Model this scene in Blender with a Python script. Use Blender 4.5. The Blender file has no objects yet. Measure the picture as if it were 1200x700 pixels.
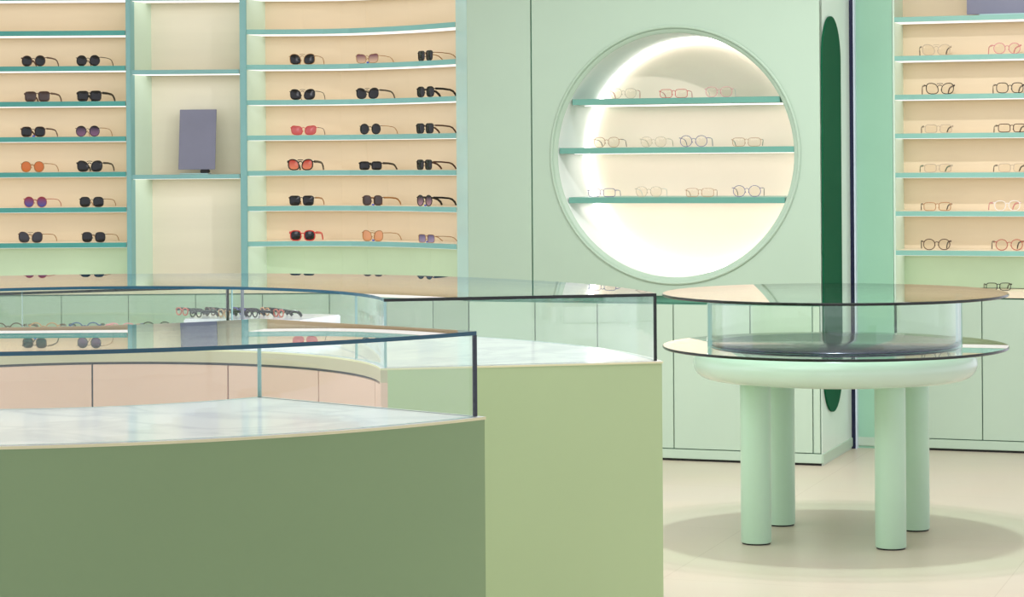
import bpy, bmesh, math, random
from mathutils import Vector, Matrix

random.seed(7)
scene = bpy.context.scene
COL = scene.collection
F, HOR, H, ROLL = 2800.0, 182.0, 1.55, 0.007
PI = math.pi

# ---------------------------------------------------------------- camera
cd = bpy.data.cameras.new('camera'); cam = bpy.data.objects.new('camera', cd); COL.objects.link(cam)
cd.sensor_width = 36.0; cd.lens = F / 1200 * 36.0; cd.shift_y = -(350 - HOR) / 1200.0
cd.clip_start = 0.05; cd.clip_end = 100
cam.matrix_world = Matrix.Translation((0, 0, H)) @ Matrix.Rotation(PI / 2, 4, 'X') @ Matrix.Rotation(-ROLL, 4, 'Z')
scene.camera = cam
scene.view_settings.view_transform = 'Standard'
scene.view_settings.look = 'None'
scene.view_settings.exposure = 0.22
scene.cycles.transparent_max_bounces = 48
scene.cycles.max_bounces = 14
scene.cycles.glossy_bounces = 6

def slope(u, v=HOR):
    """lateral slope X/Y and drop slope for a measured point"""
    dx, dy = u - 600, v - HOR
    return (dx - ROLL * dy) / F, (dy + ROLL * dx) / F

# ---------------------------------------------------------------- materials
def lin(h):
    h = h.lstrip('#'); r = []
    for k in (0, 2, 4):
        c = int(h[k:k + 2], 16) / 255
        r.append(c / 12.92 if c <= .04045 else ((c + .055) / 1.055) ** 2.4)
    return (*r, 1.0)

MATS = {}
def newmat(name):
    m = bpy.data.materials.new(name); m.use_nodes = True
    nt = m.node_tree; nt.nodes.clear()
    out = nt.nodes.new('ShaderNodeOutputMaterial')
    return m, nt, out

def paint(name, hexc, rough=.5, var=.04, scale=3.0, spec=.5, metal=0.0, coat=0.0, stretch=None):
    if name in MATS: return MATS[name]
    m, nt, out = newmat(name)
    b = nt.nodes.new('ShaderNodeBsdfPrincipled')
    b.inputs['Roughness'].default_value = rough; b.inputs['Metallic'].default_value = metal
    b.inputs['Specular IOR Level'].default_value = spec
    b.inputs['Coat Weight'].default_value = coat; b.inputs['Coat Roughness'].default_value = .05
    tc = nt.nodes.new('ShaderNodeTexCoord'); n = nt.nodes.new('ShaderNodeTexNoise')
    n.inputs['Scale'].default_value = scale; n.inputs['Detail'].default_value = 4
    if stretch:
        mp = nt.nodes.new('ShaderNodeMapping'); mp.inputs['Scale'].default_value = stretch
        nt.links.new(tc.outputs['Object'], mp.inputs['Vector']); nt.links.new(mp.outputs['Vector'], n.inputs['Vector'])
    else:
        nt.links.new(tc.outputs['Object'], n.inputs['Vector'])
    r = nt.nodes.new('ShaderNodeValToRGB'); c = lin(hexc)
    r.color_ramp.elements[0].position = .3; r.color_ramp.elements[1].position = .7
    r.color_ramp.elements[0].color = (*[x * (1 - var) for x in c[:3]], 1)
    r.color_ramp.elements[1].color = (*[min(1, x * (1 + var)) for x in c[:3]], 1)
    nt.links.new(n.outputs['Fac'], r.inputs['Fac']); nt.links.new(r.outputs['Color'], b.inputs['Base Color'])
    nt.links.new(b.outputs['BSDF'], out.inputs['Surface'])
    MATS[name] = m; return m

def glow(name, hexc, strength):
    if name in MATS: return MATS[name]
    m, nt, out = newmat(name)
    e = nt.nodes.new('ShaderNodeEmission'); e.inputs['Color'].default_value = lin(hexc); e.inputs['Strength'].default_value = strength
    nt.links.new(e.outputs['Emission'], out.inputs['Surface']); MATS[name] = m; return m

def glass(name, tint='#fafdfb', ior=1.45, refl=1.0):
    """thin clear pane: straight-through transmission plus mirror reflection by the Fresnel law"""
    if name in MATS: return MATS[name]
    m, nt, out = newmat(name)
    tr = nt.nodes.new('ShaderNodeBsdfTransparent'); tr.inputs['Color'].default_value = lin(tint)
    gl = nt.nodes.new('ShaderNodeBsdfGlossy'); gl.inputs['Roughness'].default_value = 0.0
    gl.inputs['Color'].default_value = (refl, refl, refl, 1)
    ge = nt.nodes.new('ShaderNodeNewGeometry'); mi = nt.nodes.new('ShaderNodeMix')
    mi.inputs[2].default_value = ior; mi.inputs[3].default_value = 1 / ior
    fr = nt.nodes.new('ShaderNodeFresnel'); mx = nt.nodes.new('ShaderNodeMixShader')
    nt.links.new(ge.outputs['Backfacing'], mi.inputs[0]); nt.links.new(mi.outputs[0], fr.inputs['IOR'])
    nt.links.new(fr.outputs['Fac'], mx.inputs['Fac'])
    nt.links.new(tr.outputs[0], mx.inputs[1]); nt.links.new(gl.outputs[0], mx.inputs[2])
    nt.links.new(mx.outputs[0], out.inputs['Surface']); MATS[name] = m; return m

def gradient_lens(name, top, bottom):
    if name in MATS: return MATS[name]
    m, nt, out = newmat(name)
    b = nt.nodes.new('ShaderNodeBsdfPrincipled'); b.inputs['Roughness'].default_value = .12
    tc = nt.nodes.new('ShaderNodeTexCoord'); sx = nt.nodes.new('ShaderNodeSeparateXYZ')
    mr = nt.nodes.new('ShaderNodeMapRange'); mr.inputs['From Min'].default_value = .005; mr.inputs['From Max'].default_value = .045
    r = nt.nodes.new('ShaderNodeValToRGB')
    r.color_ramp.elements[0].color = lin(bottom); r.color_ramp.elements[1].color = lin(top)
    nt.links.new(tc.outputs['Object'], sx.inputs[0]); nt.links.new(sx.outputs['Z'], mr.inputs['Value'])
    nt.links.new(mr.outputs[0], r.inputs['Fac']); nt.links.new(r.outputs[0], b.inputs['Base Color'])
    nt.links.new(b.outputs[0], out.inputs['Surface']); MATS[name] = m; return m

def marble(name):
    m, nt, out = newmat(name)
    b = nt.nodes.new('ShaderNodeBsdfPrincipled'); b.inputs['Roughness'].default_value = .08
    tc = nt.nodes.new('ShaderNodeTexCoord'); n = nt.nodes.new('ShaderNodeTexNoise')
    n.inputs['Scale'].default_value = 2.2; n.inputs['Detail'].default_value = 8; n.inputs['Distortion'].default_value = 1.6
    r = nt.nodes.new('ShaderNodeValToRGB'); e = r.color_ramp.elements
    e[0].position = .42; e[0].color = lin('#f7f1f8'); e[1].position = .58; e[1].color = lin('#f7f1f8')
    k = r.color_ramp.elements.new(.5); k.color = lin('#e4e0ea')
    nt.links.new(tc.outputs['Object'], n.inputs['Vector']); nt.links.new(n.outputs['Fac'], r.inputs['Fac'])
    nt.links.new(r.outputs[0], b.inputs['Base Color']); nt.links.new(b.outputs[0], out.inputs['Surface'])
    MATS[name] = m; return m

def tiles(name):
    m, nt, out = newmat(name)
    b = nt.nodes.new('ShaderNodeBsdfPrincipled'); b.inputs['Roughness'].default_value = .33; b.inputs['Specular IOR Level'].default_value = .35
    tc = nt.nodes.new('ShaderNodeTexCoord'); mp = nt.nodes.new('ShaderNodeMapping')
    mp.inputs['Rotation'].default_value = (0, 0, .34)
    br = nt.nodes.new('ShaderNodeTexBrick'); br.offset = 0
    br.inputs['Color1'].default_value = lin('#cabfac'); br.inputs['Color2'].default_value = lin('#c8bda9')
    br.inputs['Mortar'].default_value = lin('#bbaf9b')
    br.inputs['Scale'].default_value = 1.0; br.inputs['Mortar Size'].default_value = .002
    br.inputs['Brick Width'].default_value = 1.2; br.inputs['Row Height'].default_value = 1.2
    n = nt.nodes.new('ShaderNodeTexNoise'); n.inputs['Scale'].default_value = 1.5; n.inputs['Detail'].default_value = 6
    mx = nt.nodes.new('ShaderNodeMixRGB'); mx.blend_type = 'MULTIPLY'; mx.inputs[0].default_value = .12
    nt.links.new(tc.outputs['Object'], mp.inputs[0]); nt.links.new(mp.outputs[0], br.inputs['Vector'])
    nt.links.new(tc.outputs['Object'], n.inputs['Vector'])
    nt.links.new(br.outputs['Color'], mx.inputs[1]); nt.links.new(n.outputs['Color'], mx.inputs[2])
    nt.links.new(mx.outputs[0], b.inputs['Base Color']); nt.links.new(b.outputs[0], out.inputs['Surface'])
    MATS[name] = m; return m

MINT = paint('mint_wall_paint', '#a6bca7', .42, .03, 1.2)
MINT_DOOR = paint('mint_cabinet_lacquer', '#b6cbb7', .38, .03, 1.5)
MINT_LIT = paint('lit_mint_lacquer', '#e0efe2', .22, .03, 1.5)  # pier side: light from the right is put into this paler colour
MINT_SIDE = paint('bay_side_paint', '#d6ecd8', .5, .02)
GREEN_PANEL = paint('deep_mint_panel', '#99c9ad', .3, .03)
PILL = paint('dark_green_lacquer', '#17573a', .6, .06, 2.0, spec=.04)
GROOVE = paint('groove_green', '#4f8a72', .6)
TEAL = paint('teal_shelf_edge', '#4aa49c', .35, .05, 2)
TEAL_R = paint('pale_teal_shelf_edge', '#8cc3b4', .35, .05, 2)
TEAL_C = paint('light_teal_shelf_edge', '#84bfb9', .35, .05, 2)
TEAL_POST = paint('teal_post', '#82b7b6', .3, .04, 2)
POST_SHINE = paint('glossy_post', '#bfe0d9', .12, .05, 3)
CREAM = paint('cream_back_panel', '#e3d2b3', .55, .03, 2.5, stretch=(.3, 1, 4))
CREAM_LIGHT = paint('pale_cream_back_panel', '#e6e1cc', .55, .03, 2.5, stretch=(.3, 1, 4))
CREAM_NICHE = paint('niche_back_panel', '#f8e7d2', .6, .02)
BAYGREEN = paint('bay_base_green', '#c3dcbb', .5, .04)
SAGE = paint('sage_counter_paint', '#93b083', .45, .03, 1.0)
SAGE_LIT = paint('sage_counter_lit', '#c2d9a9', .45, .03, 1.0)  # same sage as the front counter, brighter light put into the colour
PINK = paint('blush_drawer_front', '#f6cebd', .4, .03, 1.5)
LIP = paint('beige_lip', '#cfc6a8', .35, .05, 4)
CREAM_EDGE = paint('cream_edge', '#f4f0c8', .4)
BLACK = paint('black_gap', '#0c0d0c', .6)
NAVY = paint('navy_gap_and_rim', '#151a3a', .2, .1, 2, metal=.3)
GLINT_PALE = paint('pale_glint', '#d8e2f0', .2, .05)
FLOOR = tiles('cream_floor_tiles')
MARBLE = marble('white_marble')
WHITE = paint('white_ceiling', '#f2efe6', .8)
LACQ = paint('table_lacquer', '#cfe6d6', .2, .03, 2, coat=.3)
LEG = paint('table_leg_lacquer', '#c0e2cb', .3, .03, 2)
DARKDISC = paint('smoky_disc', '#2b2a34', .12, .05, 2, spec=.25)
GLASS = glass('clear_glass')
GLASS_T = glass('clear_table_glass', '#f0f8f4')
EDGE = paint('dark_glass_edge', '#06140f', .15, .1)
EDGE_BLUE = paint('blue_glass_edge', '#1b5670', .15, .15, 6)
EDGE_STEEL = paint('grey_glass_edge', '#70757f', .2, .1, 5)
EDGE_NAVY = paint('navy_glass_edge', '#0b1830', .15, .2, 5)
EDGE_LIGHT = paint('pale_glass_edge', '#a6cccf', .15, .1, 6)
MIRROR = paint('grey_mirror', '#77798f', .25, .05, 5)
LED = glow('warm_white_led', '#fffaf4', 1.12)
LED_BAY = glow('mirror_bay_led', '#fff8ee', 1.45)
LED_NICHE = glow('niche_led', '#fffcfa', 5.5)
LED_SHELF = glow('niche_shelf_led', '#fff5f0', 1.8)

# ---------------------------------------------------------------- mesh helpers
class MB:
    def __init__(self): self.v = []; self.f = []; self.mi = []
    def add(self, vs, fs, mi=0):
        b = len(self.v); self.v += [tuple(p) for p in vs]
        for k, f in enumerate(fs):
            self.f.append(tuple(b + i for i in f)); self.mi.append(mi[k] if isinstance(mi, (list, tuple)) else mi)
        return self
    def prism(self, ring, z0, z1, side=0, top=None, bot=None):
        """vertical extrusion of a plan polygon"""
        n = len(ring)
        vs = [(x, y, z0) for x, y in ring] + [(x, y, z1) for x, y in ring]
        fs = [(i, (i + 1) % n, n + (i + 1) % n, n + i) for i in range(n)]
        sides = side if isinstance(side, list) else [side] * n
        top = sides[0] if top is None else top; bot = top if bot is None else bot
        fs += [tuple(range(n, 2 * n)), tuple(reversed(range(n)))]
        return self.add(vs, fs, sides + [top, bot])
    def box(self, o, ex, ey, lx, ly, z0, z1, mi=0):
        """oriented box: corner o, plan axes ex/ey and lengths"""
        a = Vector((o[0], o[1])); ex = Vector(ex); ey = Vector(ey)
        p = [a, a + ex * lx, a + ex * lx + ey * ly, a + ey * ly]
        return self.prism([(q.x, q.y) for q in p], z0, z1, mi)
    def lathe(self, prof, n=64, c=(0, 0), mi=None, closed=False):
        m = len(prof); vs = []; fs = []; ms = []
        for j in range(n):
            a = 2 * PI * j / n
            for r, z in prof: vs.append((c[0] + r * math.cos(a), c[1] + r * math.sin(a), z))
        lim = m if closed else m - 1
        for j in range(n):
            k = (j + 1) % n
            for i in range(lim):
                i2 = (i + 1) % m
                fs.append((j * m + i, k * m + i, k * m + i2, j * m + i2)); ms.append(mi[i] if mi else 0)
        return self.add(vs, fs, ms)
    def tube(self, pts, r, n=8, closed=False, mi=0, flat=1.0):
        pts = [Vector(p) for p in pts]; m = len(pts); vs = []; fs = []
        rr = r if isinstance(r, (list, tuple)) else [r] * m
        ref = None
        for i, p in enumerate(pts):
            a = pts[(i - 1) % m] if (closed or i > 0) else p
            b = pts[(i + 1) % m] if (closed or i < m - 1) else p
            t = (b - a).normalized()
            if ref is None:
                ref = Vector((0, 1, 0)) if abs(t.y) < .8 else Vector((0, 0, 1))
            x = (ref - t * ref.dot(t)).normalized(); ref = x; y = t.cross(x)
            for k in range(n):
                an = 2 * PI * k / n
                vs.append(p + (x * math.cos(an) * flat + y * math.sin(an)) * rr[i])
        for i in range(m if closed else m - 1):
            j = (i + 1) % m
            for k in range(n):
                fs.append((i * n + k, i * n + (k + 1) % n, j * n + (k + 1) % n, j * n + k))
        if not closed:
            fs += [tuple(reversed(range(n))), tuple((m - 1) * n + k for k in range(n))]
        return self.add(vs, fs, mi)
    def mesh(self, name, mats, smooth=False, bevel=0):
        me = bpy.data.meshes.new(name); me.from_pydata(self.v, [], self.f)
        for m in (mats if isinstance(mats, (list, tuple)) else [mats]): me.materials.append(m)
        for p, k in zip(me.polygons, self.mi): p.material_index = k
        bm = bmesh.new(); bm.from_mesh(me)
        bmesh.ops.recalc_face_normals(bm, faces=bm.faces)
        if bevel:
            ed = [e for e in bm.edges if len(e.link_faces) == 2 and e.calc_face_angle(0) > .6]
            bmesh.ops.bevel(bm, geom=ed, offset=bevel, segments=2, affect='EDGES', clamp_overlap=True)
        bm.to_mesh(me); bm.free()
        if smooth:
            for p in me.polygons: p.use_smooth = True
            try: me.set_sharp_from_angle(angle=math.radians(38))
            except Exception: pass
        me.update(); return me
    def build(self, name, mats, parent=None, smooth=False, bevel=0):
        return link(name, self.mesh(name, mats, smooth, bevel), parent)

def link(name, me, parent=None):
    o = bpy.data.objects.new(name, me); COL.objects.link(o)
    if parent is not None:
        o.parent = parent; o.matrix_parent_inverse = Matrix.Translation(-Vector(parent.location)) if parent.rotation_euler.z == 0 else Matrix.Identity(4)
    return o

def mark(o, label, cat, group=None, kind=None):
    o['label'] = label; o['category'] = cat
    if group: o['group'] = group
    if kind: o['kind'] = kind
    return o

def thing(name, loc, label, cat, group=None):
    e = bpy.data.objects.new(name, None); COL.objects.link(e); e.location = loc; e.empty_display_size = .05
    return mark(e, label, cat, group)

def struct(o, label=None, cat=None):
    o['kind'] = 'structure'
    if label: o['label'] = label; o['category'] = cat
    return o

# ---------------------------------------------------------------- plan of the room
AL = math.radians(19.5)
D = Vector((math.cos(AL), -math.sin(AL)))        # along the niche wall, towards the pier
N = Vector((math.sin(AL), math.cos(AL)))         # into the wall
P0 = Vector((.724, 12.11))
def NW(s, dep=0): q = P0 + D * s + N * dep; return (q.x, q.y)
S_L, S_SEAM, S_K1 = -1.013, -.66, .85
K1 = Vector(NW(S_K1)); K2 = K1 + N * .777
def RW(s, dep=0): q = K2 + D * s + N * dep; return (q.x, q.y)
def s_on(base, u, v=HOR):
    """distance along a wall (base point, direction D) at a measured column"""
    k, _ = slope(u, v)
    return (k * base.y - base.x) / (D.x - k * D.y)
ZC = .815                                          # top of the built-in cabinets
ZTOP = 2.75

# floor and ceiling
fl = MB().prism([(-6.5, -2), (7, -2), (7, 15.5), (-6.5, 15.5)], -.1, 0).build('floor', FLOOR); struct(fl, 'cream stone tiled floor with faint joints', 'floor')
ce = MB().prism([(-6.5, -2), (7, -2), (7, 15.5), (-6.5, 15.5)], 3.1, 3.2).build('ceiling', WHITE); struct(ce, 'white ceiling above the shop', 'ceiling')

# ---- niche wall with a round hole
NS = (slope(789)[0] * P0.y - P0.x) / (D.x - slope(789)[0] * D.y)
NZ, NR, NB = 1.545, .619, .65
def wall_with_hole(s0, s1, z0, z1, cs, cz, r, depth):
    ang = set(2 * PI * k / 96 for k in range(96))
    for s in (s0, s1):
        for z in (z0, z1): ang.add(math.atan2(z - cz, s - cs) % (2 * PI))
    ang = sorted(ang); m = MB(); inn = []; out = []
    for a in ang:
        c, sn = math.cos(a), math.sin(a)
        tx = ((s1 if c > 0 else s0) - cs) / c if abs(c) > 1e-9 else 1e9
        tz = ((z1 if sn > 0 else z0) - cz) / sn if abs(sn) > 1e-9 else 1e9
        t = min(tx, tz); inn.append((cs + r * c, cz + r * sn)); out.append((cs + t * c, cz + t * sn))
    n = len(ang); vs = []
    for dd in (0, depth):
        for lst in (inn, out):
            vs += [(*NW(s, dd), z) for s, z in lst]
    fs = []
    for i in range(n):
        j = (i + 1) % n
        fs += [(i, j, n + j, n + i), (2 * n + i, 3 * n + i, 3 * n + j, 2 * n + j),
               (i, 2 * n + i, 2 * n + j, j), (n + i, n + j, 3 * n + j, 3 * n + i)]
    return m.add(vs, fs)
w = wall_with_hole(S_SEAM + .004, S_K1, ZC + .018, ZTOP, NS, NZ, NB, .06).build('wall_center', MINT)
struct(w, 'mint green wall panel with a large round lit niche', 'wall')
m = MB().prism([NW(S_L), NW(S_SEAM - .004), NW(S_SEAM - .004, .06), NW(S_L, .06)], ZC + .018, ZTOP).build('wall_back', MINT)
struct(m, 'narrow mint wall panel between sunglasses shelves and niche wall', 'wall')
m = MB().prism([NW(S_SEAM - .006, .012), NW(S_SEAM + .006, .012), NW(S_SEAM + .006, .03), NW(S_SEAM - .006, .03)], ZC + .018, ZTOP).build('trim_1', GROOVE)
struct(m, 'dark green vertical joint in the mint wall', 'trim')

NICHE_LINING = paint('niche_lining_white', '#e1e9e2', .5, .02)
def niche_lathe(prof, n=96):
    """revolve (radius, depth) about the niche axis"""
    m = MB(); k = len(prof); vs = []; fs = []
    for j in range(n):
        a = 2 * PI * j / n
        for r, d in prof: vs.append((*NW(NS + r * math.cos(a), d), NZ + r * math.sin(a)))
    for j in range(n):
        j2 = (j + 1) % n
        for i in range(k - 1): fs.append((j * k + i, j2 * k + i, j2 * k + i + 1, j * k + i + 1))
    return m.add(vs, fs)
NDEP = .50
TEAL_N = paint('niche_shelf_teal', '#5c9686', .35, .05, 2)
niche = thing('round_wall_niche', (*NW(NS), NZ - NR), 'large round glowing wall niche with three teal shelves of eyeglasses', 'niche')
niche_lathe([(NB, 0), (NB + .006, -.006), (NB, -.010), (NB - .006, -.008), (NB - .012, .004), (NR + .004, .010), (NR, .016)]).build('bezel', MINT, niche, True)
niche_lathe([(NR, .016), (NR, NDEP)]).build('lining', NICHE_LINING, niche, True)
niche_lathe([(0.001, NDEP), (NR, NDEP)]).build('back_panel', CREAM_NICHE, niche)
niche_lathe([(NR - .004, NDEP - .03), (NR - .018, NDEP - .03), (NR - .022, NDEP - .012), (NR - .004, NDEP - .012), (NR - .004, NDEP - .03)]).build('light_ring', LED_NICHE, niche)
NICHE_Z = []
for v in (119.3, 177.3, 236.3):
    zc = H + (HOR - v) / F * 12.08; NICHE_Z.append(zc + .015)
    h = max(abs(zc - NZ) + .015, .02); hw = math.sqrt(NR ** 2 - h ** 2) - .003
    s_ = MB().prism([NW(NS - hw, .03), NW(NS + hw, .03), NW(NS + hw, NDEP - .05), NW(NS - hw, NDEP - .05)], zc - .015, zc + .015).build('shelf', TEAL_N, niche)
    h2 = abs(zc - .017 - NZ); hw2 = math.sqrt(NR ** 2 - h2 ** 2) - .03
    l = MB().prism([NW(NS - hw2, NDEP - .30), NW(NS + hw2, NDEP - .30), NW(NS + hw2, NDEP - .06), NW(NS - hw2, NDEP - .06)], zc - .0175, zc - .0155).build('light_strip', LED_SHELF, s_)

# ---- pier side and its pill panel
m = MB().prism([tuple(K1 + D * -.0), tuple(K2), tuple(K2 - D * .005), tuple(K1 - D * .005 + N * .005)], 0.0, ZTOP).build('wall_right', MINT_LIT)
struct(m, 'pale mint side face of the pier, light put into its colour, glossy', 'wall')
pts = []
pc, pr, pz0, pz1 = .245, .222, .245, 2.24
for k in range(33): a = PI * k / 32; pts.append((pc + pr * math.cos(a), pz1 - pr + pr * math.sin(a)))
for k in range(33): a = PI + PI * k / 32; pts.append((pc + pr * math.cos(a), pz0 + pr + pr * math.sin(a)))
vs = []
for off in (.001, .010):
    for t, z in pts: q = K1 + N * t + D * off; vs.append((q.x, q.y, z))
n = len(pts); fs = [tuple(range(n)), tuple(range(n, 2 * n))] + [(i, (i + 1) % n, n + (i + 1) % n, n + i) for i in range(n)]
pm = MB().add(vs, fs).build('pill_panel', PILL)
mark(pm, 'tall dark green pill-shaped panel on the side of the pier', 'wall panel')
# shadow gap in the inner corner, its darkness put in as a navy strip
m = MB().box(K2 - N * .045 + D * .0, (D.x, D.y), (N.x, N.y), .02, .044, 0, ZTOP).build('corner_gap_dark', NAVY)
struct(m, 'dark navy strip painted for the shadow gap in the corner beside the pier', 'trim')

m = MB().box(K2 - N * .0435 + D * .0202, (D.x, D.y), (N.x, N.y), .007, .0425, 0, ZTOP).build('corner_glint', GLINT_PALE)  # pale strip painting the reflection line inside the dark corner gap
struct(m, 'thin pale strip painted as a reflection along the navy corner gap', 'trim')
# ---- right wall left of the shelves, wall above
S_RB = s_on(K2, 1049)
S_RE = s_on(K2, 1256)
m = MB().prism([RW(.02, 0), RW(S_RB - .012, 0), RW(S_RB - .012, .05), RW(.02, .05)], .0, ZTOP).build('wall_right_panel', GREEN_PANEL)
m.name = 'trim_3'; struct(m, 'green wall panel between corner and eyeglasses shelves', 'wall')

# ---------------------------------------------------------------- shelving bays
def curve_bay(name, label, front, back_off, zs, z0, z1, th, back_mat, edge_mat, side_l=None, side_mat=None, led_w=.19, ledge=True, base_split=None, led_mat=None):
    """front: plan polyline of shelf fronts (left to right)"""
    led_mat = led_mat or LED
    t = thing(name, (front[0][0], front[0][1], 0), label, 'shelves')
    fr = [Vector(p) for p in front]; bo = Vector(back_off); bk = [p + bo for p in fr]
    # back panel
    lim = base_split if base_split else z0
    q = [tuple(p) for p in bk] + [tuple(p + bo * .06) for p in reversed(bk)]
    MB().prism(q, lim, z1).build('back_panel', back_mat, t)
    if base_split:
        MB().prism(q, z0, base_split).build('lower_panel', BAYGREEN, t)
    if side_l:
        f, b = fr[0], bk[0]; e = (fr[1] - fr[0]).normalized()
        MB().prism([tuple(f - e * side_l), tuple(f), tuple(b), tuple(b - e * side_l)], z0, z1).build('side_panel', side_mat, t)
    for z in zs:
        ring = [tuple(p) for p in fr] + [tuple(p + bo * .99) for p in reversed(fr)]
        n = len(fr)
        sides = [1] * (n - 1) + [0] * (n + 1)
        s = MB().prism(ring, z - th / 2, z + th / 2, sides, 0).build('shelf', [SHELF_TOP, edge_mat], t)
        a = [p + bo * .06 for p in fr]; b = [p + bo * (.06 + led_w / bo.length) for p in fr]
        MB().prism([tuple(p) for p in a] + [tuple(p) for p in reversed(b)], z - th / 2 - .0016, z - th / 2 - .0004).build('light_strip', led_mat, s)
    return t
SHELF_TOP = paint('shelf_top_cream', '#e9dcc0', .4)
BO = N * .24
def at_u(u, Y): k, _ = slope(u); return (k * Y, Y)
ZS = [2.2416 - .1954 * i for i in range(-1, 7)]
# left bay
A_F = [at_u(-160, 13.25), at_u(0, 13.2), at_u(147.5, 13.2)]
bayA = curve_bay('display_shelving', 'wall shelving bay with two columns of sunglasses, at the far left', A_F, BO, ZS, ZC + .02, ZTOP, .027, CREAM, TEAL, base_split=ZS[-1] - .0135)
# centre bay
B_F = [at_u(154, 13.2), at_u(281, 13.2)]
ZB = [2.43, 2.023, 1.444]
bayB = curve_bay('display_shelving', 'narrow shelving bay holding a grey mirror between sunglasses bays', B_F, BO, ZB, ZC + .02, ZTOP, .024, CREAM_LIGHT, TEAL_POST, side_l=.002, side_mat=MINT_SIDE, led_w=.16, led_mat=LED_BAY)
# right hand sunglasses bay, curving forward at its end
C_F = [at_u(290, 13.2), at_u(335, 13.215), at_u(380, 13.2), at_u(410, 13.155), at_u(435, 13.08), at_u(460, 12.99), at_u(485, 12.88), at_u(510, 12.74), at_u(534.5, 12.59)]
bayC = curve_bay('display_shelving', 'curved shelving bay with three columns of sunglasses', C_F, BO, ZS, ZC + .02, ZTOP, .027, CREAM, TEAL_C, side_l=.004, side_mat=MINT_SIDE, base_split=ZS[-1] - .0135)
# posts
for (u0, u1, lab) in ((148, 153.5, 'slim teal post between two-column sunglasses bay and mirror bay'), (281.5, 289, 'slim teal post between mirror bay and three-column sunglasses bay')):
    a, b = Vector(at_u(u0, 13.19)), Vector(at_u(u1, 13.19))
    o = MB().prism([tuple(a), tuple(b), tuple(b + N * .05), tuple(a + N * .05)], ZC + .02, ZTOP).build('post', TEAL_POST, bayB, bevel=.002)
a, b = Vector(at_u(535, 12.57)), Vector(NW(S_L - .001))
o = MB().prism([tuple(a), tuple(b), tuple(b + N * .06), tuple(a + N * .08)], ZC + .02, ZTOP).build('post', POST_SHINE, bayC); o['label'] = 'glossy pale end post'
# right bay
R_F = [RW(S_RB), RW(S_RE)]
ZR = [2.244, 2.041, 1.8385, 1.636, 1.431, 1.2305, 1.026]
bayR = curve_bay('display_shelving', 'wall shelving bay of clear eyeglasses beside the dark corner', R_F, N * .25, ZR, ZC + .02, ZTOP, .026, CREAM, TEAL_R, side_l=.01, side_mat=MINT_SIDE, base_split=ZR[-1] - .013)

# ---------------------------------------------------------------- built-in cabinets
def cabinets(pos, cuts, labels, group, mat=MINT_DOOR, zt=ZC, zb=.058, dep=.26):
    """pos(s, dep) -> plan point; cuts: positions of the door joints"""
    for k in range(len(cuts) - 1):
        s0, s1 = cuts[k], cuts[k + 1]
        t = thing('base_cabinet', (*pos((s0 + s1) / 2), 0), labels[k], 'cabinet', group)
        MB().prism([pos(s0, .022), pos(s1, .022), pos(s1, dep), pos(s0, dep)], .0, zt - .02).build('carcass', GROOVE, t)
        MB().prism([pos(s0 + .0025, .0), pos(s1 - .0025, .0), pos(s1 - .0025, .019), pos(s0 + .0025, .019)], zb + .004, zt - .026).build('door', mat, t, bevel=.0015)
def skirting(name, pos, s0, s1, label, zb=.058):
    o = MB().prism([pos(s0, -.006), pos(s1, -.006), pos(s1, .018), pos(s0, .018)], .012, zb).build(name, MINT_DOOR, None, bevel=.002); struct(o, label, 'baseboard')
    g = MB().prism([pos(s0, .004), pos(s1, .004), pos(s1, .016), pos(s0, .016)], .0, .012).build('shadow_gap', BLACK, o)
def worktop(pos, s0, s1, dep, label, mat=MINT_DOOR, front=.02, zt=ZC, gap=GROOVE):
    o = MB().prism([pos(s0, front), pos(s1, front), pos(s1, dep), pos(s0, dep)], zt - .018, zt + .016).build('cabinet_ledge', gap)
    mark(o, label, 'ledge')
cutN = [S_L] + [s_on(P0, u, 400) for u in (627, 700, 789, 879, 952)] + [S_K1 - .007]
cabinets(NW, cutN, ['mint built-in cabinet below the plain wall panel, at curved bay end',
    'mint built-in cabinet under niche wall seam, seen through the glass case', 'mint built-in cabinet under the round niche, beside the green counter end',
    'mint built-in cabinet under the niche, left of the round table legs', 'mint built-in cabinet directly behind the round table',
    'narrow mint filler cabinet at the pier corner'], 'cabinets under the niche wall')
worktop(NW, S_L, S_K1 - .007, .26, 'recessed green ledge line between niche wall and cabinets')
skirting('baseboard_back', NW, S_L, S_K1, 'mint baseboard below the cabinets under the round niche')
def SW(s, dep=0): q = K1 + N * s - D * dep; return (q.x, q.y)
skirting('baseboard_right', SW, 0, .73, 'mint baseboard along the pier side below the pill panel')
cutR = [S_RB] + [s_on(K2, 1151, 430), S_RE]
cabinets(RW, cutR, ['mint built-in cabinet below eyeglasses bay, nearest the dark corner', 'mint built-in cabinet below eyeglasses bay, at photo edge'], 'cabinets under the eyeglasses bay')
worktop(RW, S_RB, S_RE, .25, 'pale ledge under the eyeglasses shelves carrying one black pair', front=-.004, gap=SHELF_TOP)
skirting('baseboard_side', RW, .02, S_RE, 'mint baseboard below the eyeglasses bay cabinets')
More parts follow.
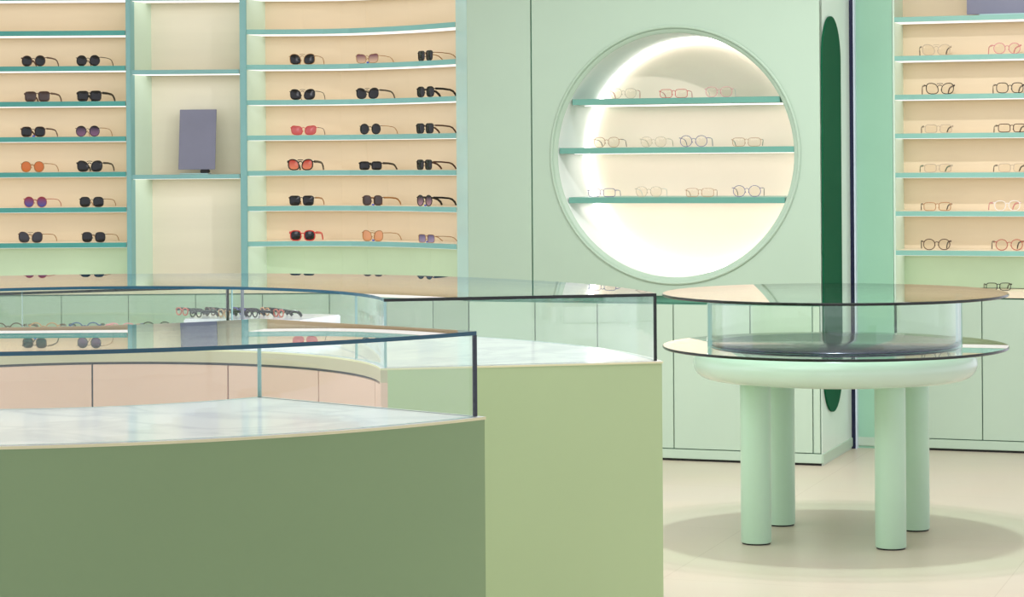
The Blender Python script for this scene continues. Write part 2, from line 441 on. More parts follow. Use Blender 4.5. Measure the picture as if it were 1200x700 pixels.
# cabinets below the sunglasses bays
def poly_pos(pl):
    pl = [Vector(p) for p in pl]
    ln = [0]
    for a, b in zip(pl, pl[1:]): ln.append(ln[-1] + (b - a).length)
    def pos(s, dep=0):
        for i in range(len(pl) - 1):
            if s <= ln[i + 1] or i == len(pl) - 2:
                t = (s - ln[i]) / (ln[i + 1] - ln[i]); q = pl[i].lerp(pl[i + 1], t) + N * dep; return (q.x, q.y)
    return pos, ln[-1]
LEFTLINE = [at_u(-8, 13.203), A_F[2], C_F[0], C_F[2], C_F[3], C_F[4], C_F[5], C_F[6], C_F[7], C_F[8], NW(S_L - .003)]
posL, lenL = poly_pos(LEFTLINE)
nL = 8
def where_l(k): return ['first', 'second', 'third', 'fourth', 'fifth', 'sixth', 'seventh', 'eighth', 'ninth', 'tenth'][k]
cabinets(posL, [lenL * k / nL for k in range(nL + 1)], [f'mint built-in cabinet below sunglasses wall, {where_l(k)} from the left photo edge' for k in range(nL)], 'cabinets under the sunglasses wall', dep=.12)
lt = [Vector(at_u(-170, 13.255))] + [Vector(p) for p in LEFTLINE]
o = MB().prism([tuple(p) for p in lt] + [tuple(p + BO) for p in reversed(lt)], ZC - .018, ZC + .018).build('cabinet_ledge', SHELF_TOP)
mark(o, 'cream ledge along the foot of the sunglasses shelves', 'ledge')
o = MB().prism([tuple(p) for p in lt] + [tuple(p + N * .02) for p in reversed(lt)], 0.0, .058).build('baseboard_left', MINT_DOOR); struct(o, 'mint baseboard below the sunglasses wall', 'baseboard')

e0, e1 = Vector(at_u(-170, 13.255)), Vector(at_u(-8.5, 13.203))
o = MB().prism([tuple(e0), tuple(e1), tuple(e1 + N * .12), tuple(e0 + N * .12)], .058, ZC - .019).build('trim_5', MINT_DOOR); struct(o, 'mint panel continuing the cabinet run out of view', 'trim')
wl = [Vector(at_u(-175, 13.26))] + lt[2:-1]
o = MB().prism([tuple(p + BO * 1.08) for p in wl] + [tuple(p + BO * 1.3) for p in reversed(wl)], 0, ZTOP).build('wall_left', MINT); struct(o, 'mint wall behind the sunglasses shelves', 'wall')
o = MB().prism([RW(0, .27), RW(S_RE + .3, .27), RW(S_RE + .3, .32), RW(0, .32)], 0, ZTOP).build('wall_side', MINT); struct(o, 'mint wall behind the eyeglasses shelves', 'wall')
o = MB().prism([NW(S_L, NDEP + .03), NW(S_K1 - .01, NDEP + .03), NW(S_K1 - .01, NDEP + .07), NW(S_L, NDEP + .07)], 0, ZTOP).build('wall_niche', MINT); struct(o, 'mint wall behind the round niche', 'wall')
# ---------------------------------------------------------------- ring counter
def sector(c, ri, ro, ai, ao, z0, z1, n, side=(0, 0, 0, 0), top=0, bot=None):
    """solid annular sector; ai/ao = (start, end) angles in degrees of the inner and outer arcs; side = inner, outer, start, end"""
    I = []; O = []
    for k in range(n + 1):
        t = k / n
        a = math.radians(ai[0] + (ai[1] - ai[0]) * t); b = math.radians(ao[0] + (ao[1] - ao[0]) * t)
        I.append((c[0] + ri * math.cos(a), c[1] + ri * math.sin(a))); O.append((c[0] + ro * math.cos(b), c[1] + ro * math.sin(b)))
    m = MB(); vs = [(*p, z) for z in (z0, z1) for p in I + O]; q = n + 1
    fs = []; ms = []
    bot = top if bot is None else bot
    for k in range(n):
        i0, i1, o0, o1 = k, k + 1, q + k, q + k + 1; T = 2 * q
        fs += [(i0, i1, T + i1, T + i0), (o0, o1, T + o1, T + o0), (T + i0, T + i1, T + o1, T + o0), (i0, i1, o1, o0)]
        ms += [side[0], side[1], top, bot]
    fs += [(0, q, 3 * q, 2 * q), (n, q + n, 3 * q + n, 2 * q + n)]; ms += [side[2], side[3]]
    return m.add(vs, fs, ms)

ZK, GH, GT = .90, .213, .010
CF, RI_F, RO_F = (-1.365, 7.165), .965, 1.78
aF_o, aF_i = -43.45, -45.3
front = thing('display_counter', (CF[0], CF[1] - 1.37, 0), 'sage green curved counter with marble top and glass case, nearest the viewer', 'counter')
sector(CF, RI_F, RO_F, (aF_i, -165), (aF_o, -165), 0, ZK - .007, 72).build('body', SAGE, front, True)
sector(CF, RI_F - .003, RO_F + .002, (aF_i + .1, -165), (aF_o + .1, -165), ZK - .007, ZK, 72, side=(1, 1, 1, 1)).build('countertop', [MARBLE, CREAM_EDGE], front)
def case(t, c, ri, ro, ai, ao, ang_end, dirn, edge_top, inner_cuts, corner=.008):
    e = .013
    # ai/ao start angles pulled in by the inset
    di = math.degrees(e / ri) * dirn; do = math.degrees(e / ro) * dirn
    a_i = (ai + di, ang_end); a_o = (ao + do, ang_end)
    sector(c, ri + e, ro - e, a_i, a_o, ZK + GH - GT, ZK + GH, 96, side=(1, 1, 2, 2), top=0).build('glass_top', [GLASS, EDGE_BLUE, edge_top], t)
    for k in range(len(inner_cuts) - 1):
        g0 = a_i[0] if k == 0 else inner_cuts[k] + .12 * dirn
        sector(c, ri + e, ri + e + .008, (g0, inner_cuts[k + 1]), (g0, inner_cuts[k + 1]), ZK + .001, ZK + GH - GT, 40, side=(0, 0, 1, 1), top=1).build('glass_pane', [GLASS, EDGE_LIGHT], t)
    sector(c, ro - e - .008, ro - e, (a_o[0], ang_end), (a_o[0], ang_end), ZK + .001, ZK + GH - GT, 72, side=(0, 0, 1, 1), top=1).build('glass_pane', [GLASS, EDGE_LIGHT], t)
    A = Vector((c[0] + (ri + e) * math.cos(math.radians(a_i[0])), c[1] + (ri + e) * math.sin(math.radians(a_i[0]))))
    B = Vector((c[0] + (ro - e) * math.cos(math.radians(a_o[0])), c[1] + (ro - e) * math.sin(math.radians(a_o[0]))))
    d = (B - A).normalized(); p = Vector((-d.y, d.x)) * dirn
    w_ = corner
    MB().prism([tuple(x) for x in (B - d * w_ - p * .001, B - p * .001, B + p * .010, B - d * w_ + p * .010)], ZK + .001, ZK + GH - GT, 0).build('corner_edge', edge_top, t)
    q = [A, B - d * w_, B - d * w_ + p * .008, A + p * .008]
    MB().prism([tuple(x) for x in q], ZK + .001, ZK + GH - GT, [0, 1, 0, 2], 1).build('end_pane', [GLASS, edge_top, EDGE_LIGHT], t)
case(front, CF, RI_F, RO_F, aF_i, aF_o, -165, -1, EDGE_NAVY, [aF_i, -165], .006)

CB, RI_B, RO_B = (-1.335, 7.195), .935, 1.825
def ang(c, p): return math.degrees(math.atan2(p[1] - c[1], p[0] - c[0]))
aB_i, aB_o = ang(CB, (-.415, 7.31)), ang(CB, (.449, 7.49))
back = thing('display_counter', (CB[0], CB[1] + 1.38, 0), 'sage green curved counter behind the nearer one, with blush drawers and glass case', 'counter')
sector(CB, RI_B + .02, RO_B, (aB_i, 165), (aB_o, 165), 0, ZK - .006, 72, side=(1, 0, 0, 0)).build('body', [SAGE_LIT, LIP], back, True)
sector(CB, RI_B, RO_B + .003, (aB_i - .1, 165), (aB_o - .1, 165), ZK - .006, ZK, 72, side=(1, 1, 1, 1)).build('countertop', [MARBLE, CREAM_EDGE], back)
sector(CB, RI_B, RI_B + .022, (aB_i, 165), (aB_i, 165), ZK - .044, ZK - .006, 72).build('lip', LIP, back, True)
sector(CB, RI_B + .014, RI_B + .022, (aB_i + 2, 165), (aB_i + 2, 165), .05, ZK - .044, 72).build('shadow_gap', BLACK, back, True)
sector(CB, RI_B + .001, RI_B + .022, (aB_i, aB_i + 2.2), (aB_i, aB_i + 2.2), .0, ZK - .044, 4).build('end_post', PINK, back, True)
dcuts = [aB_i + 2.4, 15.5, 42, 66.6, 96, 123, 150]
for k in range(len(dcuts) - 1):
    sector(CB, RI_B + .002, RI_B + .014, (dcuts[k] + .18, dcuts[k + 1] - .18), (dcuts[k] + .18, dcuts[k + 1] - .18), .06, ZK - .053, 20).build('drawer', PINK, back, True)
case(back, CB, RI_B, RO_B, aB_i, aB_o, 165, 1, EDGE, [aB_i, 29, 66, 110, 165])

# inner divider pane and raised display base inside the far case
za = ZK + .001
DIV = H - .46
A, B = Vector((-2.0, 8.098)), Vector((-1.024, 8.55))
d = (B - A).normalized(); p = Vector((-d.y, d.x))
def divider(A, B, rail, end):
    d = (B - A).normalized(); p = Vector((-d.y, d.x))
    o = MB().prism([tuple(A), tuple(B), tuple(B + p * .009), tuple(A + p * .009)], za, DIV - .009, 0).build('divider_pane', [GLASS], back)
    MB().prism([tuple(A - p * .001), tuple(B - p * .001), tuple(B + p * .010), tuple(A + p * .010)], DIV - .009, DIV, 0).build('divider_rail', rail, back)
    MB().prism([tuple(B - p * .001), tuple(B - p * .001 + d * .008), tuple(B + p * .010 + d * .008), tuple(B + p * .010)], za, DIV, 0).build('divider_edge', end, back)
divider(A, B, EDGE, BLACK)
divider(Vector((-1.06, 8.615)), Vector((-.978, 8.585)), EDGE_LIGHT, EDGE_STEEL)
# white platform
pl = []
c0 = CB
for k in range(25):
    a = math.radians(84.5 - (84.5 - 67) * k / 24); pl.append((c0[0] + 1.47 * math.cos(a), c0[1] + 1.47 * math.sin(a)))
for k in range(25):
    a = math.radians(67 + (84.5 - 67) * k / 24); pl.append((c0[0] + 1.785 * math.cos(a), c0[1] + 1.785 * math.sin(a)))
riser = MB().prism(pl, ZK + .001, .965).build('display_riser', MARBLE, None, bevel=.004)
mark(riser, 'white curved display riser carrying eyeglasses inside the far glass case', 'riser')

# ---------------------------------------------------------------- round glass table
TC = (1.297, 9.655)
ZL, ZU = .775, .986
tb = thing('round_display_table', (*TC, 0), 'round mint display table with two glass discs and four cylinder legs', 'table')
def rel(m): return m
prof = [(.001, .645), (.50, .645)]
for k in range(13):
    a = -PI / 2 + PI * k / 12; prof.append((.512 + .058 * math.cos(a), .704 + .059 * math.sin(a)))
prof += [(.49, .7635), (.001, .7635)]
MB().lathe(prof, 96, TC).build('table_body', LACQ, tb, True)
MB().lathe([(.001, ZL - .011), (.690, ZL - .011), (.693, ZL - .008), (.693, ZL - .003), (.690, ZL), (.001, ZL)], 128, TC, mi=[0, 1, 1, 1, 0]).build('lower_glass_disc', [GLASS_T, EDGE], tb)
MB().lathe([(.001, ZU - .011), (.690, ZU - .011), (.693, ZU - .008), (.693, ZU - .003), (.690, ZU), (.001, ZU)], 128, TC, mi=[0, 1, 1, 1, 0]).build('upper_glass_disc', [GLASS_T, EDGE], tb)
MB().lathe([(.001, ZL + .001), (.497, ZL + .001), (.5, ZL + .004), (.5, ZL + .006), (.496, ZL + .009), (.001, ZL + .009)], 96, TC, mi=[1, 1, 1, 1, 0]).build('display_base', [DARKDISC, NAVY], tb, True)
for (a0, a1) in ((-175, -5), (5, 87), (93, 175)):
    sector(TC, .503, .510, (a0, a1), (a0, a1), ZL + .0005, ZU - .0115, 48, side=(0, 0, 1, 1), top=1).build('glass_wall', [GLASS, EDGE_LIGHT], tb)
for a in (0, 180):
    sector(TC, .500, .512, (a - 4.5, a + 4.5), (a - 4.5, a + 4.5), ZL + .0005, ZU - .0115, 6, side=(0, 0, 1, 1), top=1).build('glass_joint', [GLASS_T, EDGE_LIGHT], tb)
for (x, y) in ((.96, 9.495), (1.11, 9.965), (1.4725, 9.353), (1.643, 9.806)):
    lg = MB().lathe([(.001, .006), (.0585, .006), (.0605, .010), (.0605, .632), (.001, .632)], 40, (x, y)).build('leg', LEG, tb, True)
    MB().lathe([(.001, 0), (.056, 0), (.056, .006), (.001, .006)], 32, (x, y)).build('foot', BLACK, lg)
    MB().lathe([(.001, .632), (.066, .632), (.066, .6445), (.001, .6445)], 40, (x, y)).build('mount_plate', LEG, lg, True)

# ---------------------------------------------------------------- mirrors on the shelves
def yawof(v): return math.atan2(v[1], v[0]) - PI / 2
FACE = -AL
def local_thing(name, loc, rz, label, cat, group=None):
    e = thing(name, loc, label, cat, group); e.rotation_euler = (0, 0, rz); return e
x, y = at_u(231, 13.30)
zb = ZB[2] + .0125
t = local_thing('tabletop_mirror', (x, y, zb), -.06, 'grey upright tabletop mirror on stand, in the narrow bay', 'mirror')
MB().box((-.09, -.05), (1, 0), (0, 1), .16, .10, 0, .006).build('base_plate', EDGE_LIGHT, t, bevel=.002)
MB().box((.02, -.02), (1, 0), (0, 1), .05, .03, .006, .026).build('clamp', BLACK, t, bevel=.003)
mm = MB(); hw, hh = .103, .335
vs = [(-hw + dx, yy + z * .12, z0 + z) for yy in (-.012, .0) for (dx, z) in ((-.001, 0), (2 * hw - .001, 0), (2 * hw + .002, hh), (.002, hh)) for z0 in (.026,)]
mm.add(vs, [(0, 1, 2, 3), (4, 7, 6, 5), (0, 4, 5, 1), (1, 5, 6, 2), (2, 6, 7, 3), (3, 7, 4, 0)]).build('mirror_panel', MIRROR, t, bevel=.002)
s = s_on(K2, 1131)
px_, py_ = RW(s + .17, .10)
t = local_thing('tabletop_mirror', (px_, py_, ZR[0] + .0135), FACE, 'grey mirror panel lying long on the uppermost eyeglasses shelf', 'mirror')
MB().box((-.17, -.012), (1, 0), (0, 1), .40, .012, .008, .22).build('mirror_panel', MIRROR, t, bevel=.002)
MB().box((-.1, -.05), (1, 0), (0, 1), .26, .10, 0, .008).build('base_plate', EDGE_LIGHT, t)

# ---------------------------------------------------------------- eyewear
def outline(kind, n=36):
    """lens outline about its centre: list of (x, z), right eye (nose to the left)"""
    W, Hh = {'round': (.026, .0245), 'square': (.027, .0225), 'aviator': (.0275, .0245), 'hex': (.026, .023), 'cat': (.0275, .021), 'rect': (.027, .0185), 'panto': (.025, .0225)}[kind]
    ex = {'round': 2.1, 'square': 4.2, 'aviator': 2.5, 'hex': 2.9, 'cat': 2.8, 'rect': 4.0, 'panto': 2.4}[kind]
    r = []
    for k in range(n):
        a = 2 * PI * k / n; c, s = math.cos(a), math.sin(a)
        x = math.copysign(abs(c) ** (2 / ex), c) * W; z = math.copysign(abs(s) ** (2 / ex), s) * Hh
        if kind == 'aviator': x += .004 * (-z / Hh) * (-1 if x < 0 else 1) * (-.2 if x > 0 else 1) * .9; z += .003 * (x / W) * (1 if z > 0 else 0)
        if kind == 'cat': z += .005 * max(0, x / W) * (1 if z > 0 else .2); x += .002 * (z / Hh)
        if kind == 'panto': x *= 1 + .08 * (z / Hh)
        if kind == 'square': x *= 1 + .06 * (z / Hh)
        r.append((x, z))
    return r
CACHE = {}
def eyewear_meshes(kind, rim, thick):
    key = (kind, rim, round(thick, 4))
    if key in CACHE: return CACHE[key]
    ol = outline(kind); hz = max(z for _, z in ol); lo = min(z for _, z in ol); cx = .0345 if kind not in ('panto', 'aviator') else (.033 if kind == 'panto' else .0355)
    zc = -lo + thick; wmax = max(x for x, _ in ol)
    fr = MB()
    for sg in (1, -1):
        fr.tube([(sg * (cx + x), .0015 * (abs(x) / .03) ** 2, zc + z) for x, z in ol], thick, 6, True)
    zb = zc + hz * (.30 if kind in ('round', 'panto', 'hex') else .45)
    inner = cx - wmax
    fr.tube([(-inner - .001, 0, zb), (-inner * .5, -.002, zb + .004), (0, -.003, zb + .005), (inner * .5, -.002, zb + .004), (inner + .001, 0, zb)], thick * .9, 6)
    if kind == 'aviator':
        fr.tube([(-inner - .006, 0, zc + hz * .88), (0, -.002, zc + hz * .95), (inner + .006, 0, zc + hz * .88)], thick * .8, 6)
    hx = cx + wmax; hzz = zc + hz * .55
    for sg in (1, -1):
        fr.tube([(sg * (hx - .002), 0, hzz), (sg * (hx + .004), .001, hzz + .001), (sg * (hx + .006), .006, hzz + .001)], thick * 1.1, 6)
        # nose pads
        fr.tube([(sg * (inner - .0005), .002, zc - .002), (sg * (inner - .002), .006, zc - .006)], .0016, 5)
    lens = {}
    for sg in (1, -1):
        m = MB(); vs = [(sg * (cx + x * .99), .0008 + .0015 * (abs(x) / .03) ** 2, zc + z * .99) for x, z in ol]
        vs += [(sg * (cx + x * .5), -.0012, zc + z * .5) for x, z in ol] + [(sg * cx, -.0016, zc)]
        n = len(ol); fs = [(i, (i + 1) % n, n + (i + 1) % n, n + i) for i in range(n)] + [(n + i, n + (i + 1) % n, 2 * n) for i in range(n)]
        lens[sg] = m.add(vs, fs).mesh('lens', WHITE, True)
    tem = {}
    for sg in (1, -1):
        x0 = hx + .006
        pts = [(sg * x0, .006, hzz + .001), (sg * (x0 + .001), .05, hzz), (sg * (x0 - .002), .095, hzz - .004), (sg * (x0 - .005), .115, hzz - .010), (sg * (x0 - .007), .130, hzz - .022), (sg * (x0 - .008), .138, .0035)]
        tt = max(.0012, thick * .95)
        tem[sg] = MB().tube(pts, [tt * 1.1, tt, tt, tt * 1.2, tt * 1.3, tt * 1.1], 6, flat=(2.1 if thick > .0017 else 1.2)).mesh('temple', WHITE, True)
    CACHE[key] = (fr.mesh('frame', WHITE, True), lens, tem)
    return CACHE[key]

LM = {
    'black': paint('lens_black', '#0f0d0c', .08, .1), 'brown': paint('lens_brown', '#4a3833', .1, .1), 'grey': paint('lens_grey', '#34333a', .08, .1),
    'orange': paint('lens_orange', '#d9762f', .15, .08), 'red': paint('lens_red', '#d0605f', .15, .1), 'peach': paint('lens_peach', '#e3a071', .15, .06),
    'purple': gradient_lens('lens_purple_fade', '#1d1520', '#8a5f86'), 'plum': gradient_lens('lens_plum_fade', '#6b2c52', '#e2bfa0'),
    'redblue': gradient_lens('lens_red_blue_fade', '#8e2035', '#4a55a8'), 'coral': gradient_lens('lens_coral_fade', '#c2402c', '#ec8c66'),
    'pinkfade': gradient_lens('lens_pink_fade', '#191420', '#b98a9c'), 'blueviolet': gradient_lens('lens_violet_fade', '#34295c', '#a596b8'),
    'clear': glass('lens_clear', '#f7f4ee', 1.4),
}
FM = {
    'black': paint('frame_black', '#0b0a0a', .25), 'gold': paint('frame_gold', '#a87a45', .3, metal=.7), 'brown': paint('frame_brown', '#4a2a1c', .3, .2, 60),
    'red': paint('frame_red', '#cf3030', .3), 'clear': paint('frame_clear', '#c9b79f', .15), 'pink': paint('frame_pink', '#d98f94', .25), 'purple': paint('frame_purple', '#4a3f86', .3),
    'tan': paint('frame_tan', '#b98a62', .3), 'white': paint('frame_white', '#efe9e4', .25), 'green': paint('frame_green', '#3c6a58', .3), 'blue': paint('frame_blue', '#28477c', .3),
    'rose': paint('frame_rose', '#b05a4a', .3, .2, 50),
}
BLUE_MARK = paint('blue_mark', '#3350c8', .4)  # small blue mark low under the bridge
def eyewear(loc, rz, kind, lens, frame, label, group, temple=None, thick=.0017, scale=1.0, tilt=0.0, marked=False, name='sunglasses', cat='sunglasses'):
    fm, lm, tm = eyewear_meshes(kind, frame, thick)
    e = thing(name, loc, label, cat, group); e.rotation_euler = (tilt, 0, rz); e.scale = (scale,) * 3
    def part(nm, me, mat):
        o = bpy.data.objects.new(nm, me); COL.objects.link(o); o.parent = e
        o.material_slots[0].link = 'OBJECT'; o.material_slots[0].material = mat; return o
    part('frame', fm, FM[frame])
    for sg in (-1, 1):
        part('lens', lm[sg], LM[lens]); part('temple', tm[sg], FM[temple or frame])
    if marked:
        o = MB().box((-.005, .002), (1, 0), (0, 1), .012, .004, .001, .008).mesh('mark', BLUE_MARK)
        o = bpy.data.objects.new('mark', o); COL.objects.link(o); o.parent = e
    return e

ROWS = ['topmost', 'second', 'third', 'fourth', 'fifth', 'lowest']
def poly_at(front, u):
    k, _ = slope(u)
    for a, b in zip(front, front[1:]):
        a, b = Vector(a), Vector(b)
        den = (b.x - a.x) - k * (b.y - a.y); t = (k * a.y - a.x) / den
        if -1e-6 <= t <= 1 + 1e-6: return a.lerp(b, t), (b - a).normalized()
    a, b = Vector(front[-2]), Vector(front[-1]); return b, (b - a).normalized()

def put(front, u, ztop, dep, yaw_extra=0.0, follow=.35):
    # find the point dep behind the shelf front at column u
    k, _ = slope(u)
    p, d = poly_at(front, u); q = p + N * dep
    q = q + Vector((k * q.y - q.x, 0))
    ang_ = -AL * (1 - follow) + math.atan2(d.y, d.x) * follow
    return (q.x, q.y, ztop), ang_ + yaw_extra

# (u, shape, lens, frame, temple, thickness, tag, description)
LEFT = [
 [(40, 'round', 'black', 'brown', 'brown', .0018, 0, 'black round sunglasses with brown rims'), (104, 'round', 'black', 'black', 'black', .0016, 0, 'black round sunglasses with thick black temple')],
 [(44, 'square', 'brown', 'brown', 'brown', .0022, 0, 'see-through brown square sunglasses'), (105, 'square', 'black', 'black', 'black', .0028, 0, 'heavy black square sunglasses')],
 [(39, 'hex', 'black', 'brown', 'brown', .0018, 1, 'large black rounded sunglasses with blue mark'), (103, 'round', 'purple', 'black', 'gold', .0013, 0, 'purple-fade round sunglasses')],
 [(38, 'round', 'orange', 'gold', 'gold', .0014, 0, 'orange round sunglasses with gold rims'), (105, 'aviator', 'black', 'black', 'black', .0022, 0, 'black double-bridge sunglasses')],
 [(41, 'round', 'redblue', 'rose', 'rose', .0014, 0, 'red-to-blue fade round sunglasses'), (107, 'hex', 'black', 'black', 'gold', .0014, 0, 'black rounded sunglasses with thin gold temple')],
 [(35, 'aviator', 'grey', 'brown', 'gold', .0014, 0, 'dark grey aviator sunglasses'), (109, 'hex', 'black', 'black', 'gold', .0014, 0, 'black angular sunglasses with gold temple')],
]
for r, row in enumerate(LEFT):
    for c, (u, k, ln, fm, tm, th, tg, ds) in enumerate(row):
        loc, rz = put(A_F, u, ZS[r + 2] + .014, .045, random.uniform(-.08, .08) - .05)
        eyewear(loc, rz, k, ln, fm, f'{ds}, {ROWS[r]} row of two-column bay, {"outer" if c == 0 else "post-side"} column', 'sunglasses in the two-column bay', tm, th, 1.18, 0, tg)
MID = [
 [(355, 'aviator', 'black', 'gold', 'gold', .0014, 0, 'black rounded aviator sunglasses'), (431, 'cat', 'plum', 'gold', 'gold', .0012, 1, 'plum-fade rimless-looking sunglasses'), (499, 'square', 'black', 'black', 'gold', .0016, 0, 'black square sunglasses with gold temple')],
 [(355, 'aviator', 'black', 'black', 'black', .0014, 0, 'black teardrop sunglasses'), (431, 'aviator', 'black', 'black', 'black', .0018, 0, 'black aviator sunglasses'), (499, 'hex', 'black', 'black', 'black', .0024, 0, 'black thick-framed sunglasses')],
 [(356, 'cat', 'red', 'red', 'brown', .0014, 0, 'red-pink angular sunglasses'), (434, 'round', 'black', 'black', 'gold', .0013, 0, 'black round sunglasses with pale temple'), (498, 'square', 'black', 'black', 'brown', .0018, 0, 'black squarish sunglasses')],
 [(352, 'aviator', 'coral', 'black', 'black', .0028, 0, 'coral-lens sunglasses with bold black frame'), (434, 'rect', 'black', 'black', 'black', .0024, 0, 'black flat-top rectangular sunglasses'), (497, 'square', 'black', 'black', 'brown', .0018, 0, 'black narrow square sunglasses')],
 [(353, 'square', 'black', 'black', 'gold', .0018, 0, 'black rounded-square sunglasses'), (436, 'hex', 'brown', 'brown', 'gold', .0018, 1, 'dark brown rounded sunglasses'), (497, 'round', 'pinkfade', 'black', 'black', .0022, 1, 'black-to-pink fade sunglasses')],
 [(354, 'hex', 'black', 'red', 'red', .0028, 0, 'black-lens sunglasses with red temples'), (436, 'aviator', 'peach', 'gold', 'gold', .0014, 1, 'peach-lens aviator sunglasses'), (499, 'rect', 'blueviolet', 'gold', 'gold', .0012, 1, 'small violet-fade sunglasses')],
]
COLS3 = ['mirror-side column', 'middle column', 'column at curved end']
for r, row in enumerate(MID):
    for c, (u, k, ln, fm, tm, th, tg, ds) in enumerate(row):
        loc, rz = put(C_F, u, ZS[r + 2] + .014, .03, random.uniform(-.07, .07) - (0, .18, .42)[c], .3)
        eyewear(loc, rz, k, ln, fm, f'{ds}, {ROWS[r]} row of curved bay, {COLS3[c]}', 'sunglasses in the curved bay', tm, th, 1.16, 0, tg)

NICHE = [
 [(731, 'panto', 'clear', 'clear', 'red', 'clear eyeglasses with red temple tips'), (790, 'rect', 'clear', 'red', 'red', 'red rectangular eyeglasses'), (843, 'panto', 'clear', 'pink', 'white', 'pink and white eyeglasses')],
 [(711, 'panto', 'clear', 'tan', 'brown', 'tan eyeglasses with brown temples'), (766, 'panto', 'clear', 'clear', 'clear', 'pale clear eyeglasses'), (813, 'round', 'clear', 'purple', 'blue', 'purple round eyeglasses'), (875, 'rect', 'clear', 'tan', 'green', 'tan eyeglasses with green temples')],
 [(705, 'rect', 'clear', 'purple', 'purple', 'dark violet eyeglasses'), (760, 'panto', 'clear', 'clear', 'white', 'near-colourless eyeglasses'), (820, 'rect', 'clear', 'tan', 'tan', 'thin tan eyeglasses'), (875, 'round', 'clear', 'purple', 'black', 'violet round eyeglasses with dark hinge')],
]
N_F = [NW(-.8, .03), NW(.95, .03)]
for r, row in enumerate(NICHE):
    for c, (u, k, ln, fm, tm, ds) in enumerate(row):
        loc, rz = put(N_F, u, NICHE_Z[r] + .0005, .06, random.uniform(-.1, .1) + .12, .0)
        eyewear(loc, rz, k, ln, fm, f'{ds} on the {["upper", "middle", "lower"][r]} niche shelf', 'eyeglasses in the round niche', tm, .0013, 1.14, 0, 0, 'eyeglasses', 'eyeglasses')
RIGHT = [
 [(1098, 'aviator', 'clear', 'clear', 'black', 'pale aviator eyeglasses with black temple tips'), (1181, 'round', 'clear', 'pink', 'pink', 'pink round eyeglasses')],
 [(1102, 'aviator', 'clear', 'black', 'brown', 'black teardrop eyeglasses'), (1184, 'hex', 'clear', 'black', 'black', 'black angular eyeglasses')],
 [(1100, 'rect', 'clear', 'clear', 'black', 'nearly rimless black-armed eyeglasses'), (1186, 'rect', 'clear', 'brown', 'black', 'brown-rimmed rectangular eyeglasses')],
 [(1099, 'rect', 'clear', 'clear', 'green', 'rimless eyeglasses with dark green temple'), (1186, 'rect', 'clear', 'clear', 'black', 'rimless eyeglasses with dark temples')],
 [(1098, 'rect', 'clear', 'tan', 'black', 'tan-rimmed eyeglasses with black temples'), (1180, 'panto', 'clear', 'white', 'pink', 'pink-white translucent eyeglasses')],
 [(1097, 'round', 'clear', 'brown', 'black', 'dark brown round eyeglasses'), (1182, 'round', 'clear', 'rose', 'black', 'reddish round eyeglasses')],
]
for r, row in enumerate(RIGHT):
    for c, (u, k, ln, fm, tm, ds) in enumerate(row):
        loc, rz = put(R_F, u, ZR[r + 1] + .0135, .05, random.uniform(-.06, .06) + .30, .0)
        eyewear(loc, rz, k, ln, fm, f'{ds}, {ROWS[r]} row of corner bay, {"corner-side" if c == 0 else "outer"} column', 'eyeglasses in the corner bay', tm, .0021 if fm in ('black', 'brown', 'rose') else .0020, 1.12, 0, 0, 'eyeglasses', 'eyeglasses')
loc, rz = put(R_F, 1169, ZC + .0165, .06, 1.9, .0)
eyewear(loc, -.1, 'rect', 'clear', 'black', 'black rectangular eyeglasses lying on the ledge under the eyeglasses bay', 'eyeglasses in the corner bay', 'black', .0022, 1.0, 0, 0, 'eyeglasses', 'eyeglasses')
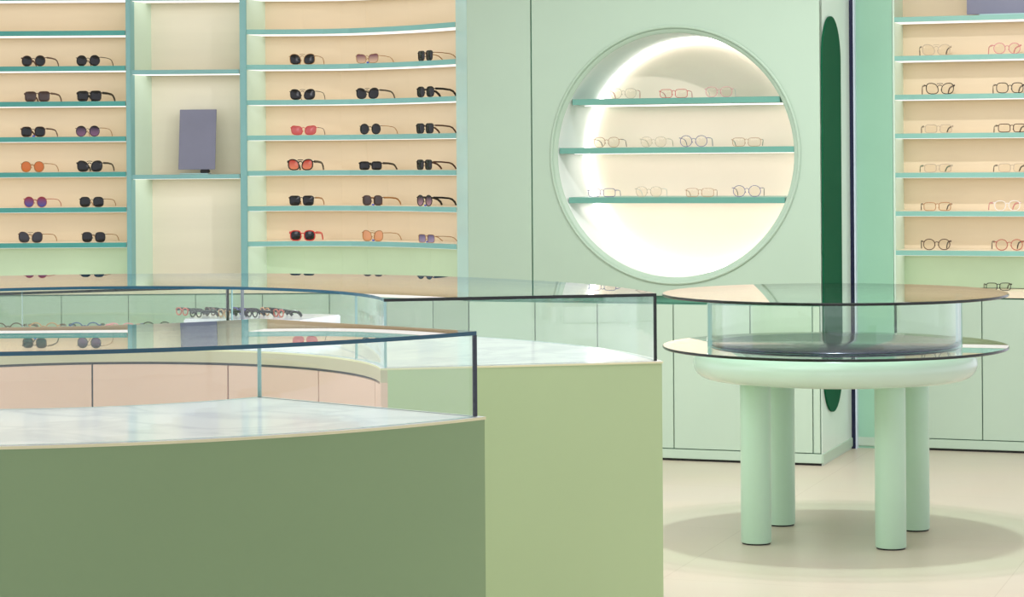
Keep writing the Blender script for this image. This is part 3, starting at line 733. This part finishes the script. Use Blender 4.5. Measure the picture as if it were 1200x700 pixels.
# in the far glass case: a row on the marble and pairs on the riser
CASE1 = [(8, 'round', 'brown', 'brown', 'dark brown-rimmed round'), (50, 'round', 'tan', 'brown', 'tan round'), (98, 'round', 'blue', 'black', 'blue and black round'), (140, 'panto', 'pink', 'pink', 'pale pink'), (182, 'round', 'black', 'blue', 'black round blue-armed')]
for k, (u, sh, fm, tm, ds) in enumerate(CASE1):
    x, y = at_u(u, 8.775)
    eyewear((x, y, ZK + .0005), random.uniform(-.12, .12), sh, 'clear', fm, f'{ds} eyeglasses lying behind the divider in the far glass case', 'eyeglasses laid in the far glass case', tm, .0026, .88, 0, 0, 'eyeglasses', 'eyeglasses')
CASE2 = [(212, 8.83, 'rose', 'reddish'), (245, 8.83, 'brown', 'brown'), (278, 8.82, 'purple', 'violet'), (309, 8.80, 'tan', 'tan'), (228, 8.715, 'black', 'black'), (261, 8.71, 'tan', 'tan'), (294, 8.70, 'black', 'black'), (325, 8.69, 'rose', 'reddish')]
nm2 = ['back row, leftmost', 'back row, second', 'back row, third', 'back row, rightmost', 'front row, leftmost', 'front row, second', 'front row, third', 'front row, rightmost']
for k, (u, Y, fm, cn) in enumerate(CASE2):
    x, y = at_u(u, Y)
    eyewear((x, y, .9655), -.9 + random.uniform(-.25, .25), 'panto', 'clear', fm, f'small {cn} folded eyeglasses on white riser in far case, {nm2[k]}', 'eyeglasses on the white riser', 'black', .0046, .57, 0, 0, 'eyeglasses', 'eyeglasses')

# ---------------------------------------------------------------- light
wd = bpy.data.worlds.new('world'); scene.world = wd; wd.use_nodes = True
bg = wd.node_tree.nodes['Background']; bg.inputs['Color'].default_value = lin('#f0f2fb'); bg.inputs['Strength'].default_value = 1.1
def area(name, loc, rot, sx, sy, power, hexc='#fff6ea', spread=PI):
    l = bpy.data.lights.new(name, 'AREA'); l.shape = 'RECTANGLE'; l.size = sx; l.size_y = sy; l.energy = power; l.color = lin(hexc)[:3]; l.spread = spread
    o = bpy.data.objects.new(name, l); COL.objects.link(o); o.location = loc; o.rotation_euler = rot; return o
area('ceiling_light_back', (.6, 10.2, 3.05), (0, 0, 0), 6, 3.2, 38, '#f8f8ff')
area('side_light', (-3.6, 8.2, 2.4), (0, math.radians(-80), 0), 1.6, 2.4, 30, '#fbfaff')
area('ceiling_light_mid', (-.6, 7.0, 3.05), (0, 0, 0), 3.6, 2.4, 66, '#f8f8ff')
area('wall_wash_light', (.2, 8.6, 3.0), (math.radians(55), 0, 0), 5.5, .8, 16, '#f8f8ff')
area('table_light', (1.3, 9.7, 3.04), (0, 0, 0), .11, .11, 66, '#fbfaff')
